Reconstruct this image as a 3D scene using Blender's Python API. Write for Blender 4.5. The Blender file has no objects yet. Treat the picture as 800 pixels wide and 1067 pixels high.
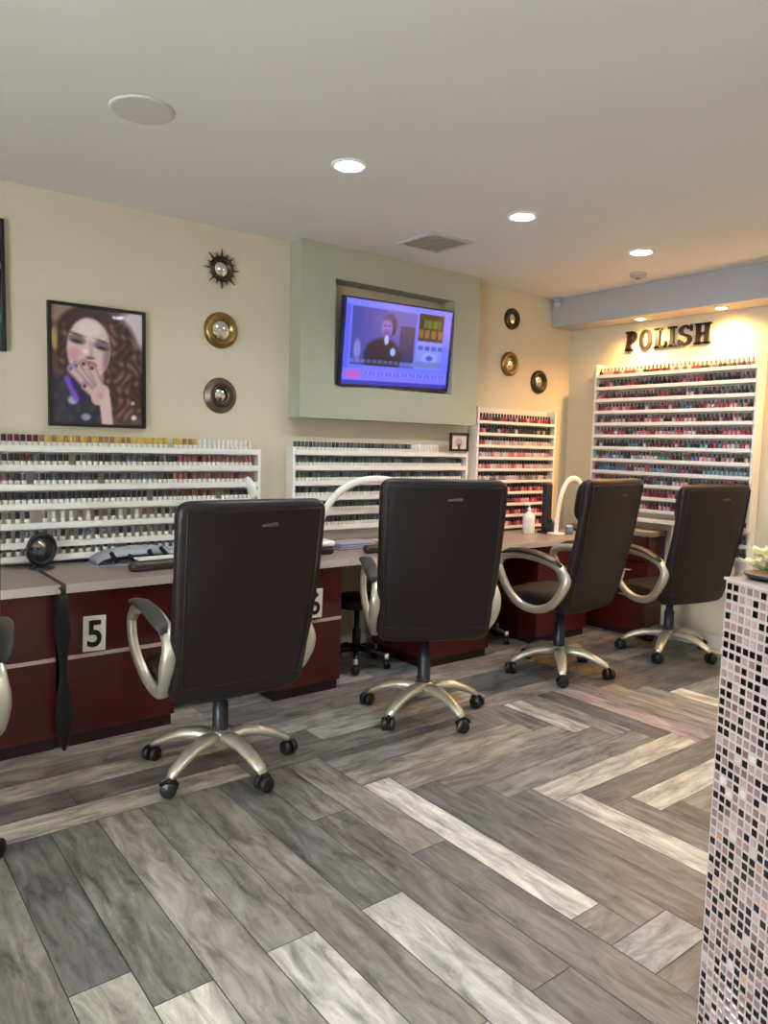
import bpy, bmesh, math, random
from mathutils import Vector, Matrix
random.seed(7)
PI = math.pi
SC = bpy.context.scene
COL = SC.collection

# ------------------------------------------------------------------ materials
def lin(c):
    return tuple(((v/255.0)/12.92 if v/255.0 <= .04045 else ((v/255.0+.055)/1.055)**2.4) for v in c)
MATS = {}
def mat(name, rgb, rough=.5, metal=0.0, noise=0.0, scale=20.0, bump=0.0, emit=0.0, emit_rgb=None, trans=0.0, alpha=1.0, coat=0.0, stretch=(1,1,1), spec=.5):
    if name in MATS: return MATS[name]
    m = bpy.data.materials.new(name); m.use_nodes = True
    nt = m.node_tree; b = nt.nodes['Principled BSDF']
    c = lin(rgb)
    b.inputs['Base Color'].default_value = (*c, 1)
    b.inputs['Roughness'].default_value = rough
    b.inputs['Metallic'].default_value = metal
    b.inputs['Specular IOR Level'].default_value = spec
    b.inputs['Transmission Weight'].default_value = trans
    b.inputs['Alpha'].default_value = alpha
    b.inputs['Coat Weight'].default_value = coat
    if emit:
        b.inputs['Emission Color'].default_value = (*(lin(emit_rgb) if emit_rgb else c), 1)
        b.inputs['Emission Strength'].default_value = emit
    if noise or bump:
        tc = nt.nodes.new('ShaderNodeTexCoord'); mp = nt.nodes.new('ShaderNodeMapping')
        mp.inputs['Scale'].default_value = stretch
        nz = nt.nodes.new('ShaderNodeTexNoise'); nz.inputs['Scale'].default_value = scale
        nz.inputs['Detail'].default_value = 4
        nt.links.new(tc.outputs['Object'], mp.inputs['Vector']); nt.links.new(mp.outputs[0], nz.inputs['Vector'])
        if noise:
            mx = nt.nodes.new('ShaderNodeMix'); mx.data_type = 'RGBA'
            mx.inputs[6].default_value = (*[v*(1-noise) for v in c], 1)
            mx.inputs[7].default_value = (*[min(1, v*(1+noise)) for v in c], 1)
            nt.links.new(nz.outputs['Fac'], mx.inputs[0]); nt.links.new(mx.outputs[2], b.inputs['Base Color'])
        if bump:
            bp = nt.nodes.new('ShaderNodeBump'); bp.inputs['Strength'].default_value = bump
            bp.inputs['Distance'].default_value = .004
            nt.links.new(nz.outputs['Fac'], bp.inputs['Height']); nt.links.new(bp.outputs[0], b.inputs['Normal'])
    MATS[name] = m
    return m
def vcmat(name, rough=.5, emit=0.0, grain=0.0, gscale=(3,3,3), bump=0.0, coat=0.0):
    """material whose colour is the surface's own printed / laid pattern, kept in a colour attribute"""
    if name in MATS: return MATS[name]
    m = bpy.data.materials.new(name); m.use_nodes = True
    nt = m.node_tree; b = nt.nodes['Principled BSDF']
    a = nt.nodes.new('ShaderNodeAttribute'); a.attribute_name = 'pattern'
    src = a.outputs['Color']
    b.inputs['Roughness'].default_value = rough; b.inputs['Coat Weight'].default_value = coat
    if grain:
        tc = nt.nodes.new('ShaderNodeTexCoord')
        uv = nt.nodes.new('ShaderNodeAttribute'); uv.attribute_name = 'grain'
        mp = nt.nodes.new('ShaderNodeMapping'); mp.inputs['Scale'].default_value = gscale
        nz = nt.nodes.new('ShaderNodeTexNoise'); nz.inputs['Scale'].default_value = 1.0
        nz.inputs['Detail'].default_value = 7; nz.inputs['Roughness'].default_value = .68
        nz.inputs['Distortion'].default_value = .6
        nt.links.new(uv.outputs['Vector'], mp.inputs['Vector']); nt.links.new(mp.outputs[0], nz.inputs['Vector'])
        mr = nt.nodes.new('ShaderNodeMapRange')
        mr.inputs['From Min'].default_value = .32; mr.inputs['From Max'].default_value = .68
        mr.inputs['To Min'].default_value = 1-grain; mr.inputs['To Max'].default_value = 1+grain
        nt.links.new(nz.outputs['Fac'], mr.inputs['Value'])
        mx = nt.nodes.new('ShaderNodeVectorMath'); mx.operation = 'SCALE'
        nt.links.new(src, mx.inputs[0]); nt.links.new(mr.outputs[0], mx.inputs['Scale'])
        src = mx.outputs[0]
        if bump:
            bp = nt.nodes.new('ShaderNodeBump'); bp.inputs['Strength'].default_value = bump; bp.inputs['Distance'].default_value = .002
            nt.links.new(nz.outputs['Fac'], bp.inputs['Height']); nt.links.new(bp.outputs[0], b.inputs['Normal'])
    nt.links.new(src, b.inputs['Base Color'])
    if emit:
        b.inputs['Base Color'].default_value = (0,0,0,1)
        for l in list(nt.links):
            if l.to_socket == b.inputs['Base Color']: nt.links.remove(l)
        nt.links.new(src, b.inputs['Emission Color']); b.inputs['Emission Strength'].default_value = emit
    MATS[name] = m
    return m

# ------------------------------------------------------------------ mesh helpers
class MB:
    def __init__(s): s.v = []; s.f = []; s.m = []; s.sm = []
    def add(s, vs, fs, mi=0, smooth=False):
        o = len(s.v); s.v += [tuple(p) for p in vs]
        for f in fs: s.f.append([o+i for i in f]); s.m.append(mi); s.sm.append(smooth)
        return s
    def box(s, x0, x1, y0, y1, z0, z1, mi=0, M=None):
        vs = [(x, y, z) for x in (x0, x1) for y in (y0, y1) for z in (z0, z1)]
        if M is not None: vs = [M @ Vector(v) for v in vs]
        return s.add(vs, [(0,1,3,2),(4,6,7,5),(0,4,5,1),(2,3,7,6),(0,2,6,4),(1,5,7,3)], mi)
    def rbox(s, x0, x1, y0, y1, z0, z1, r=.01, mi=0, n=3, M=None):
        """box with rounded vertical-plane edges: superellipse slices along z"""
        cx, cy, cz = (x0+x1)/2, (y0+y1)/2, (z0+z1)/2
        hx, hy, hz = (x1-x0)/2, (y1-y0)/2, (z1-z0)/2
        r = min(r, hx*.98, hy*.98, hz*.98)
        rings = []
        prof = []
        for k in range(n+1):
            a = PI/2*k/n; prof.append((r*(1-math.sin(a)), -hz + r*(1-math.cos(a))))
        prof += [(d, -z) for d, z in reversed(prof)]
        for d, z in prof:
            ring = []
            ax, ay = hx-d, hy-d; rr = max(r-d*.5, r*.3)
            for (sx, sy, a0) in ((1,1,0), (-1,1,PI/2), (-1,-1,PI), (1,-1,1.5*PI)):
                for k in range(n+1):
                    a = a0+PI/2*k/n
                    ring.append((cx+sx*(ax-rr)+rr*math.cos(a), cy+sy*(ay-rr)+rr*math.sin(a), cz+z))
            rings.append(ring)
        if M is not None: rings = [[M @ Vector(p) for p in r_] for r_ in rings]
        return s.loft(rings, mi, True, True)
    def loft(s, rings, mi=0, caps=True, smooth=True, closed=True):
        n = len(rings[0]); vs = [p for r in rings for p in r]; fs = []
        for i in range(len(rings)-1):
            for j in range(n if closed else n-1):
                a = i*n+j; b = i*n+(j+1) % n
                fs.append((a, b, b+n, a+n))
        if caps and closed:
            fs.append(tuple(reversed(range(n)))); fs.append(tuple((len(rings)-1)*n+j for j in range(n)))
        return s.add(vs, fs, mi, smooth)
    def lathe(s, prof, c=(0,0,0), n=24, mi=0, axis='Z', M=None, smooth=True):
        rings = []
        for r, z in prof:
            ring = []
            for k in range(n):
                a = 2*PI*k/n; p = (r*math.cos(a), r*math.sin(a), z)
                if axis == 'Y': p = (p[0], p[2], -p[1])
                if axis == 'X': p = (p[2], p[0], p[1])
                p = Vector(p)+Vector(c)
                if M is not None: p = M @ p
                ring.append(p)
            rings.append(ring)
        return s.loft(rings, mi, True, smooth)
    def tube(s, pts, r, n=10, mi=0, closed=False, flat=None, up=(0,0,1), M=None):
        """sweep; flat=(a,b) gives an elliptical section, a along 'side', b along 'up'"""
        pts = [Vector(p) for p in pts]; N = len(pts); rings = []
        rs = r if isinstance(r, (list, tuple)) else [r]*N
        for i, p in enumerate(pts):
            if closed: t = pts[(i+1) % N]-pts[i-1]
            else: t = pts[min(i+1, N-1)]-pts[max(i-1, 0)]
            t.normalize(); u = Vector(up)
            if abs(t.dot(u)) > .98: u = Vector((0,1,0)) if abs(t.y) < .9 else Vector((1,0,0))
            sd = t.cross(u).normalized(); uu = sd.cross(t).normalized()
            fa, fb = (flat[i] if isinstance(flat, list) else flat) if flat else (rs[i], rs[i])
            ring = [p+sd*fa*math.cos(2*PI*k/n)+uu*fb*math.sin(2*PI*k/n) for k in range(n)]
            if M is not None: ring = [M @ q for q in ring]
            rings.append(ring)
        if closed:
            rings.append(rings[0]); return s.loft(rings, mi, False, True)
        return s.loft(rings, mi, True, True)
    def build(s, name, mats, parent=None, bevel=0.0, loc=None, rot=None, autosm=True):
        me = bpy.data.meshes.new(name); me.from_pydata(s.v, [], s.f)
        if not isinstance(mats, (list, tuple)): mats = [mats]
        for m in mats: me.materials.append(m)
        me.polygons.foreach_set('material_index', s.m); me.polygons.foreach_set('use_smooth', s.sm)
        me.validate(); me.update()
        bm = bmesh.new(); bm.from_mesh(me); bmesh.ops.recalc_face_normals(bm, faces=bm.faces); bm.to_mesh(me); bm.free()
        o = bpy.data.objects.new(name, me); COL.objects.link(o)
        if bevel:
            b = o.modifiers.new('bevel', 'BEVEL'); b.width = bevel; b.segments = 2; b.limit_method = 'ANGLE'; b.angle_limit = .7
        if parent is not None: o.parent = parent
        if loc is not None: o.location = loc
        if rot is not None: o.rotation_euler = rot
        return o
def tag(o, label, cat, group=None, kind=None):
    if label: o['label'] = label
    if cat: o['category'] = cat
    if group: o['group'] = group
    if kind: o['kind'] = kind
    return o
def empty(name, loc=(0,0,0), rz=0, label=None, cat=None, group=None):
    o = bpy.data.objects.new(name, None); COL.objects.link(o); o.location = loc; o.rotation_euler = (0,0,rz)
    o.empty_display_size = .1
    return tag(o, label, cat, group)
def structure(o, label=None):
    o['kind'] = 'structure'
    if label: o['label'] = label
    return o
def kids(o): return [c for c in bpy.data.objects if c.parent == o]
def dup(o, parent=None, loc=None, rz=None, label=None, group=None):
    c = o.copy(); COL.objects.link(c)
    if parent is not None: c.parent = parent
    if loc is not None: c.location = loc
    if rz is not None: c.rotation_euler[2] = rz
    if label: c['label'] = label
    if group: c['group'] = group
    for k in kids(o): dup(k, c)
    return c
def picture(name, w, h, nx, ny, fn, m, parent, axis='Y', off=0.0):
    """a flat print or screen; local x right, z up, faces -Y; fn(u,v)->sRGB 0-255"""
    vs = [((i/nx-.5)*w, off, (j/ny-.5)*h) for j in range(ny+1) for i in range(nx+1)]
    fs = [(j*(nx+1)+i, j*(nx+1)+i+1, (j+1)*(nx+1)+i+1, (j+1)*(nx+1)+i) for j in range(ny) for i in range(nx)]
    me = bpy.data.meshes.new(name); me.from_pydata(vs, [], fs); me.materials.append(m)
    ca = me.color_attributes.new('pattern', 'FLOAT_COLOR', 'POINT')
    for j in range(ny+1):
        for i in range(nx+1):
            ca.data[j*(nx+1)+i].color = (*lin([max(0, min(255, q)) for q in fn(i/nx, j/ny)]), 1)
    o = bpy.data.objects.new(name, me); COL.objects.link(o); o.parent = parent
    return o

# ------------------------------------------------------------------ shared materials
M_wall = mat('beige_wall_paint', (204,196,172), .75, noise=.03, scale=3, bump=.15)
M_ceil = mat('matt_ceiling_paint', (226,226,222), .8, noise=.02, scale=2)
M_niche = mat('grey_green_paint', (166,170,150), .7, noise=.03, scale=3)
M_soffit = mat('grey_soffit_paint', (165,166,170), .7)
M_white = mat('white_laminate', (232,230,224), .4)
M_leather = mat('dark_brown_leather', (30,22,24), .46, noise=.12, scale=60, bump=.25, spec=.3)
M_leather2 = mat('dark_brown_piping', (24,20,21), .5)
M_champ = mat('champagne_metal', (206,202,184), .36, metal=.65)
M_silver = mat('bright_silver_metal', (222,222,215), .28, metal=.8)
M_black = mat('black_plastic', (22,22,24), .4)
M_pad = mat('black_arm_padding', (48,46,46), .5, bump=.2, scale=50)
M_grip = mat('grey_column_plastic', (35,37,48), .35)
M_mahog = mat('mahogany_veneer', (70,15,21), .32, noise=.35, scale=9, stretch=(9,9,.8), coat=.2)
M_mahogd = mat('dark_mahogany_kick', (38,10,14), .5)
M_strip = mat('pinkish_silver_strip', (205,178,178), .35, metal=.3)
M_top = mat('greige_laminate_top', (140,128,122), .35, noise=.15, scale=12, stretch=(1,6,1))
M_edge = mat('pale_edge_band', (205,196,190), .3, metal=.2)
M_brass = mat('aged_brass', (140,115,60), .35, metal=.8, noise=.3, scale=40)
M_bronze = mat('dark_bronze', (66,58,44), .4, metal=.6, noise=.3, scale=40)
M_pewter = mat('brushed_pewter', (120,112,98), .45, metal=.6, noise=.3, scale=60)
M_mirror = mat('mirror_glass', (225,225,222), .05, metal=1.0)
M_blackwood = mat('black_frame_lacquer', (20,18,20), .35)

# ------------------------------------------------------------------ room shell
H = 2.725; XR = 5.3; YL = 4.2; XB = -2.6; YB = -2.4
structure(MB().box(XB-.1, XR+.1, YL, YL+.1, 0, H).build('wall_left', M_wall), 'long beige wall with the polish racks and television box')
structure(MB().box(XR, XR+.1, YB-.1, YL, 0, H).build('wall_right', M_wall), 'beige end wall under the grey soffit')
structure(MB().box(XB-.1, XR, YB-.1, YB, 0, H).build('wall_back', M_wall), 'beige wall behind the viewer')
# unseen wall; its shop window is added to let fill light in
wb = MB()
wb.box(XB-.1, XB, YB, -1.6, 0, H).box(XB-.1, XB, 2.6, YL, 0, H).box(XB-.1, XB, -1.6, 2.6, 0, .5).box(XB-.1, XB, -1.6, 2.6, 2.4, H)
structure(wb.build('wall_front', M_wall), 'unseen beige wall with the added shop window')
wf = MB()
for y in (-1.6, -.2, 1.2, 2.56): wf.box(XB-.08, XB-.02, y, y+.04, .5, 2.4)
wf.box(XB-.08, XB-.02, -1.56, 2.56, .5, .54).box(XB-.08, XB-.02, -1.56, 2.56, 2.36, 2.4)
win = structure(wf.build('added_window_1', mat('added_window_aluminium', (120,120,118), .4, metal=.6)), 'unseen wide shop window added for its light')
MB().box(XB-.055, XB-.05, -1.56, 2.56, .54, 2.36).build('added_window_pane', mat('clear_glass', (255,255,255), 0.0, trans=1.0), win)
structure(MB().box(XB-.1, XR+.1, YB-.1, YL+.1, H, H+.1).build('ceiling', M_ceil), 'plain matt ceiling')

# floor: planks laid exactly as seen - straight border rows along the desks, long planks at left, herringbone at right
def make_floor():
    P = .155; bm_v = []; bm_f = []; cols = []; grn = []
    def plank(x0, x1, y0, y1, rgb, along):
        x0 = max(x0, XB); x1 = min(x1, XR); y0 = max(y0, YB); y1 = min(y1, YL)
        if x1-x0 < .002 or y1-y0 < .002: return
        g = .0016
        o = len(bm_v); bm_v.extend([(x0+g,y0+g,0),(x1-g,y0+g,0),(x1-g,y1-g,0),(x0+g,y1-g,0)])
        bm_f.append((o,o+1,o+2,o+3)); cols.append(lin(rgb)); r1, r2 = random.uniform(0,50), random.uniform(0,50)
        for (x, y) in ((x0,y0),(x1,y0),(x1,y1),(x0,y1)):
            grn.append((x+r1, y+r2, r1) if along == 'x' else (y+r1, x+r2, r1))
    pal = [(114,113,111),(101,101,101),(126,124,121),(138,135,130),(92,92,93),(146,143,138),(120,117,114),(106,106,106),(130,126,120),(112,110,111),(97,96,96)]
    light = [(172,169,160),(165,162,155),(178,175,166)]
    def rc():
        c = random.choice(pal) if random.random() > .08 else random.choice(light)
        k = random.uniform(.93, 1.07); return tuple(v*k for v in c)
    # border rows between y=2.78 and the wall
    y = 2.78; k = 0
    while y < YL:
        if k == 0:
            segs = [(-2.6,-.5,(150,143,130)),(-.5,1.47,(172,164,149)),(1.47,2.5,(120,116,110)),(2.5,3.7,(132,128,122)),(3.7,5.3,(104,102,100))]
            for a, b, c in segs: plank(a, b, y, y+.16, c, 'x')
        else:
            x = XB - random.uniform(0, .9)
            while x < XR:
                L = 1.15; c = rc() if x > 1.2 else random.choice([(150,142,130),(168,160,146),(140,133,124),(126,119,112),(160,150,136),(104,97,94)])
                if k == 1 and .55 < x+L/2 < 1.9: c = (112,103,98)
                plank(x, x+L, y, y+.16, c, 'x'); x += L
        y += .16; k += 1
    # left field: planks running towards the desks
    LX = [1.81-.1667*i for i in range(0, 28)]
    ends = {0:1.16, 1:2.3, 2:1.75, 3:1.75, 4:1.45, 5:2.2, 6:1.74}
    def left_col(i, x1):
        x0 = x1-.1667
        spec = {0:[(2.78,1.9,(132,127,118)),(1.9,.8,(110,108,104))],
                1:[(2.78,2.3,(118,115,110)),(2.3,1.2,(112,108,104)),(1.2,.1,(96,95,94))],
                2:[(2.78,1.75,(104,103,100)),(1.75,.6,(172,170,164)),(.6,-.5,(108,106,104))],
                3:[(2.78,1.2,(122,118,108)),(1.2,.1,(130,128,122))],
                4:[(2.78,1.75,(126,123,115)),(1.75,.65,(176,174,165)),(.65,-.5,(110,110,108))],
                5:[(2.78,1.3,(140,136,126)),(1.3,.2,(122,121,118))],
                6:[(2.78,1.74,(112,110,104)),(1.74,.64,(180,177,164))],
                7:[(2.78,1.9,(98,97,94)),(1.9,.8,(150,147,134))],
                8:[(2.78,1.3,(116,113,104)),(1.3,.1,(140,136,124))]}
        if i in spec:
            last = spec[i][-1][1]
            for a, b, c in spec[i]: plank(x0, x1, b, a, c, 'y')
            yy = last
        else:
            yy = 2.78
            a = yy-random.uniform(.3, 1.1); plank(x0, x1, a, yy, rc(), 'y'); yy = a
        while yy > YB:
            plank(x0, x1, yy-1.1, yy, rc(), 'y'); yy -= 1.1
    for i, x1 in enumerate(LX): left_col(i, x1)
    # right field: herringbone, origin at the pale plank; laid on the lattice (P,-P), (L,L)
    OX, T0, P, L = 1.81, 2.43, .145, 1.10
    sv = {(0,0):(192,190,182), (4,0):(180,176,167), (4,1):(150,138,138), (5,1):(128,122,120), (1,0):(104,103,102), (2,0):(97,97,96), (3,0):(105,104,103), (5,0):(112,110,108), (6,0):(94,94,92), (7,0):(130,127,120)}
    sh = {(4,0):(172,166,154), (5,0):(100,99,96), (6,0):(178,174,164), (3,0):(124,121,115), (2,0):(118,115,110), (1,0):(138,134,125), (0,0):(150,145,134), (2,-1):(146,146,146), (1,-1):(108,107,104), (3,-1):(112,110,108), (7,0):(120,118,114)}
    def clipcol(x0, x1, y0, y1, c, al):
        x0 = max(x0, 1.81); y1 = min(y1, 2.78)
        if x0 < x1 and y0 < y1: plank(x0, x1, y0, y1, c, al)
    for i in range(-60, 80):
        for mth in range(-5, 6):
            x = OX+i*P+mth*L; t = T0-i*P+mth*L
            clipcol(x, x+P, t-L, t, sv.get((i, mth)) or rc(), 'y')
            clipcol(x, x+L, t, t+P, sh.get((i, mth)) or rc(), 'x')
    o = len(bm_v); nf = len(bm_f)
    bm_v.extend([(XB,YB,-.003),(XR,YB,-.003),(XR,YL,-.003),(XB,YL,-.003)]); bm_f.append((o,o+1,o+2,o+3)); cols.append(lin((58,56,54))); grn.extend([(0,0,0)]*4)
    bm_v.extend([(XB,YB,-.1),(XR,YB,-.1),(XR,YL,-.1),(XB,YL,-.1)]); bm_f.append((o+7,o+6,o+5,o+4)); cols.append(lin((58,56,54))); grn.extend([(0,0,0)]*4)
    me = bpy.data.meshes.new('floor'); me.from_pydata(bm_v, [], bm_f)
    ca = me.color_attributes.new('pattern', 'FLOAT_COLOR', 'CORNER'); ga = me.attributes.new('grain', 'FLOAT_VECTOR', 'CORNER')
    li = 0
    for p in me.polygons:
        for q in range(4):
            ca.data[li].color = (*cols[p.index], 1); ga.data[li].vector = grn[bm_f[p.index][q]] if False else grn[li]
            li += 1
    me.materials.append(vcmat('weathered_wood_plank', .42, grain=.6, gscale=(4.5,20,1), bump=.3))
    f = bpy.data.objects.new('floor', me); COL.objects.link(f)
    structure(f, 'grey weathered wood plank floor laid in herringbone with straight border rows')
make_floor()
structure(MB().box(XB, XR, YL-.015, YL, 0, .1).build('baseboard_left', M_white))
structure(MB().box(XR-.015, XR, YB, YL-.015, 0, .1).build('baseboard_right', M_white))

# television box built out from the wall (open niche in the middle)
nb = MB(); X0, X1, Y0, Z0 = 2.46, 4.03, 4.06, 1.62; a0, a1, b0, b1 = 2.72, 3.77, 1.84, 2.52
nb.box(X0, a0, Y0, YL, Z0, H).box(a1, X1, Y0, YL, Z0, H).box(a0, a1, Y0, YL, Z0, b0).box(a0, a1, Y0, YL, b1, H)
structure(nb.build('trim_1', M_niche), 'grey green box built onto the wall around the television niche')
# grey soffit over the end wall
structure(MB().box(5.03, XR, YB, YL, 2.49, H).build('trim_2', M_soffit), 'grey soffit box along the top of the end wall')

# ------------------------------------------------------------------ television
def soft(d, e): return max(0, min(1, .5-d/e))
def mix(a, b, t): return tuple(a[i]*(1-t)+b[i]*t for i in range(3))
def ell(u, v, cx, cy, rx, ry, e=.15, ang=0):
    x, y = u-cx, v-cy; c, s = math.cos(ang), math.sin(ang); x, y = x*c+y*s, -x*s+y*c
    return soft(math.hypot(x/rx, y/ry)-1, e)
def seg(u, v, x0, y0, x1, y1, r, e=.02, asp=1.0):
    dx, dy = x1-x0, (y1-y0)*asp; px, py = u-x0, (v-y0)*asp
    t = max(0, min(1, (px*dx+py*dy)/(dx*dx+dy*dy+1e-9)))
    return soft(math.hypot(px-t*dx, py-t*dy)-r, e)
def rect(u, v, x0, x1, y0, y1): return 1.0 if x0 <= u <= x1 and y0 <= v <= y1 else 0.0
def tv_fn(u, v):
    c = (112,118,235)
    if u < .05: c = (90,95,250)
    if rect(u, v, .06, .645, .24, .92):
        c = mix((62,66,150), (84,88,178), u*1.4)
        c = mix(c, (22,24,62), rect(u, v, .5, .64, .3, .75)*.7)
        c = mix(c, (18,18,46), ell(u, v, .35, .34, .17, .24, .2))
        c = mix(c, (30,26,74), ell(u, v, .40, .74, .062, .135, .3)); c = mix(c, (138,104,190), ell(u, v, .372, .70, .050, .118, .3))
        c = mix(c, (104,76,160), ell(u, v, .375, .64, .04, .045, .6)); c = mix(c, (70,50,120), ell(u, v, .355, .73, .012, .012, .8)); c = mix(c, (70,50,120), ell(u, v, .392, .73, .012, .012, .8)); c = mix(c, (84,50,120), ell(u, v, .372, .635, .022, .008, .8))
        c = mix(c, (60,46,110), ell(u, v, .38, .82, .050, .022, .5))
        c = mix(c, (190,190,235), ell(u, v, .375, .56, .02, .06, .4))
        c = mix(c, (170,180,235), ell(u, v, .44, .42, .025, .05, .4))
        c = mix(c, (130,135,200), ell(u, v, .12, .42, .03, .12, .5))
        if .27 < v < .31: c = mix(c, (150,155,220), .5 if int(u*60) % 3 else .2)
    elif rect(u, v, .675, .92, .60, .93):
        c = (6,10,14)
        if .76 < v < .87 and .72 < u < .89: c = (20,110,30) if int(u*70) % 4 else (10,50,20)
        if .64 < v < .73 and int(u*46) % 3: c = (110,84,52)
    elif rect(u, v, .66, .92, .24, .58):
        c = mix((110,130,205), (150,165,240), v)
        if .48 < v < .54 and int(u*60) % 4: c = (80,84,190)
        c = mix(c, (150,165,250), ell(u, v, .80, .38, .08, .07, .3))
        c = mix(c, (70,84,200), ell(u, v, .80, .38, .035, .035, .4))
        if .26 < v < .34: c = mix(c, (96,112,150), .5)
    if v < .2:
        c = (132,120,240)
        if .12 < v < .17 and u > .2: c = (96,96,226) if int(u*80) % 3 else (150,145,245)
        c = mix(c, (214,90,190), ell(u, v, .1, .12, .07, .05, .5))
        if v < .05: c = (62,62,168)
    if v > .93: c = (130,130,245)
    return (c[0]*.84, c[1]*.9, c[2]*1.02)
tv = empty('television', (3.25,4.05,2.136), 0, 'flat screen television tilted in the wall niche showing a man in a news report', 'television')
tv.rotation_mode = 'XYZ'
tv.matrix_world = Matrix.Translation((3.25,4.045,2.136)) @ (Matrix.Rotation(math.radians(3.6),4,'Z') @ Matrix.Rotation(math.radians(7.3),4,'X') @ Matrix.Rotation(math.radians(-1.9),4,'Y'))
w, hh = 1.01, .58
b = MB(); b.box(-w/2, w/2, .004, .035, -hh/2, hh/2)
b.box(-w/2, w/2, -.006, .004, hh/2-.012, hh/2).box(-w/2, w/2, -.006, .004, -hh/2, -hh/2+.02).box(-w/2, -w/2+.012, -.006, .004, -hh/2+.02, hh/2-.012).box(w/2-.012, w/2, -.006, .004, -hh/2+.02, hh/2-.012)
b.build('bezel', mat('tv_bezel', (36,36,70), .3), tv)
b = MB(); b.box(-.12, .12, .035, .10, -.12, .12); b.build('wall_mount', M_black, tv)
picture('screen', w-.024, hh-.032, 120, 70, tv_fn, vcmat('tv_screen_image', .2, emit=.85), tv, off=0.002).location = (0, 0, .004)

# ------------------------------------------------------------------ portrait and second picture
def por_fn(u, v):
    c = (96,74,76)
    c = mix(c, (214,206,214), ell(u, v, .96, .88, .22, .18, .5))
    c = mix(c, (150,128,110), ell(u, v, .1, .95, .2, .1, .6))
    c = mix(c, (188,164,96), ell(u, v, .05, .72, .05, .10, .4))
    # hair
    c = mix(c, (66,44,46), ell(u, v, .42, .80, .36, .22, .15))
    hair = max(ell(u, v, .72, .55, .26, .38, .2), ell(u, v, .80, .32, .26, .30, .25), ell(u, v, .14, .62, .08, .22, .4))
    c = mix(c, (78,50,50), hair)
    curl = math.sin(u*38+math.sin(v*24)*2.2)*math.sin(v*30+math.sin(u*20)*2)
    c = mix(c, (150,108,104), hair*max(0, curl)*.75); c = mix(c, (42,28,32), hair*max(0, -curl)*.6)
    # jacket
    j = max(soft(v-(.42-.3*u), .08)*(1 if u < .55 else 0), ell(u, v, .2, .12, .3, .3, .1))
    c = mix(c, (44,44,58), j); c = mix(c, (96,104,124), j*max(0, math.sin(u*40)*math.sin(v*34))*.35)
    c = mix(c, (170,176,190), ell(u, v, .22, .2, .05, .035, .6)); c = mix(c, (150,154,170), ell(u, v, .36, .06, .05, .03, .6))
    c = mix(c, (122,84,210), seg(u, v, .16, .38, .26, .22, .03, .03)); c = mix(c, (40,24,80), seg(u, v, .24, .36, .34, .22, .035, .03))
    # neck and face
    c = mix(c, (176,148,150), ell(u, v, .42, .42, .14, .12, .3))
    f = ell(u, v, .40, .655, .235, .265, .1, -.12)
    c = mix(c, (214,190,190), f)
    c = mix(c, (232,214,214), ell(u, v, .40, .83, .13, .07, .7)*f)
    c = mix(c, (205,150,158), ell(u, v, .24, .60, .07, .06, .8)*.8*f)
    c = mix(c, (150,122,130), ell(u, v, .60, .55, .05, .16, .9)*f)
    for ex, ey, sg in ((.27,.715,-1),(.545,.675,1)):
        c = mix(c, (128,104,112), ell(u, v, ex, ey+.01, .095, .04, .5, -.15)); c = mix(c, (48,38,48), ell(u, v, ex, ey-.005, .06, .014, .8, -.12))
        c = mix(c, (92,70,74), ell(u, v, ex, ey+.055, .085, .010, 1.0, -.18))
    c = mix(c, (180,146,150), seg(u, v, .42, .70, .43, .60, .015, .04)); c = mix(c, (120,86,96), ell(u, v, .41, .575, .05, .014, .8))
    c = mix(c, (238,224,222), ell(u, v, .36, .63, .03, .02, .8))
    c = mix(c, (184,92,102), ell(u, v, .40, .515, .085, .035, .4)); c = mix(c, (54,28,40), ell(u, v, .41, .495, .055, .020, .6))
    # hand raised to the mouth, fingers spread, and the forearm
    sk = (206,178,178)
    for (x0,y0,x1,y1,r) in ((.50,.30,.34,.52,.030),(.54,.30,.43,.49,.030),(.45,.29,.26,.50,.030),(.42,.29,.20,.47,.026),(.46,.26,.35,.33,.028)):
        c = mix(c, (140,108,118), seg(u, v, x0, y0, x1, y1, r+.012, .02)); c = mix(c, sk, seg(u, v, x0, y0, x1, y1, r, .02))
        c = mix(c, (120,80,190) if x1 < .3 else (80,44,60), ell(u, v, x1, y1, .02, .018, .6))
    c = mix(c, sk, ell(u, v, .52, .26, .11, .085, .15, .6))
    c = mix(c, (214,188,188), seg(u, v, .57, .22, .60, -.02, .062, .02)); c = mix(c, (196,130,140), ell(u, v, .52, .25, .04, .03, .8)*.6)
    c = mix(c, (228,226,228), ell(u, v, .90, .07, .03, .022, .4)); c = mix(c, (190,180,184), ell(u, v, .89, .2, .022, .016, .6))
    return c
def frame_thing(name, cx, cz, w, h, fn, label, nx=70, ny=90, y=YL, cat='picture', fw=.016):
    t = empty(name, (cx, y-.02, cz), 0, label, cat)
    f = MB(); f.box(-w/2, w/2, -.012, .019, h/2-fw, h/2).box(-w/2, w/2, -.012, .019, -h/2, -h/2+fw).box(-w/2, -w/2+fw, -.012, .019, -h/2+fw, h/2-fw).box(w/2-fw, w/2, -.012, .019, -h/2+fw, h/2-fw)
    f.build('frame', M_blackwood, t)
    picture('print', w-2*fw, h-2*fw, nx, ny, fn, vcmat('glossy_print', .25, coat=.3), t, off=.004)
    return t
frame_thing('picture_frame', 1.255, 1.838, .515, .65, por_fn, 'black framed portrait of a woman with long curly hair and her hand at her mouth')
def dark_fn(u, v):
    c = mix((58,72,66), (30,18,26), soft(.42-v, .3)); c = mix(c, (216,200,205), ell(u, v, .92, .66, .12, .02, .4))
    c = mix(c, (150,120,116), ell(u, v, .45, .62, .2, .22, .3)); return c
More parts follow.
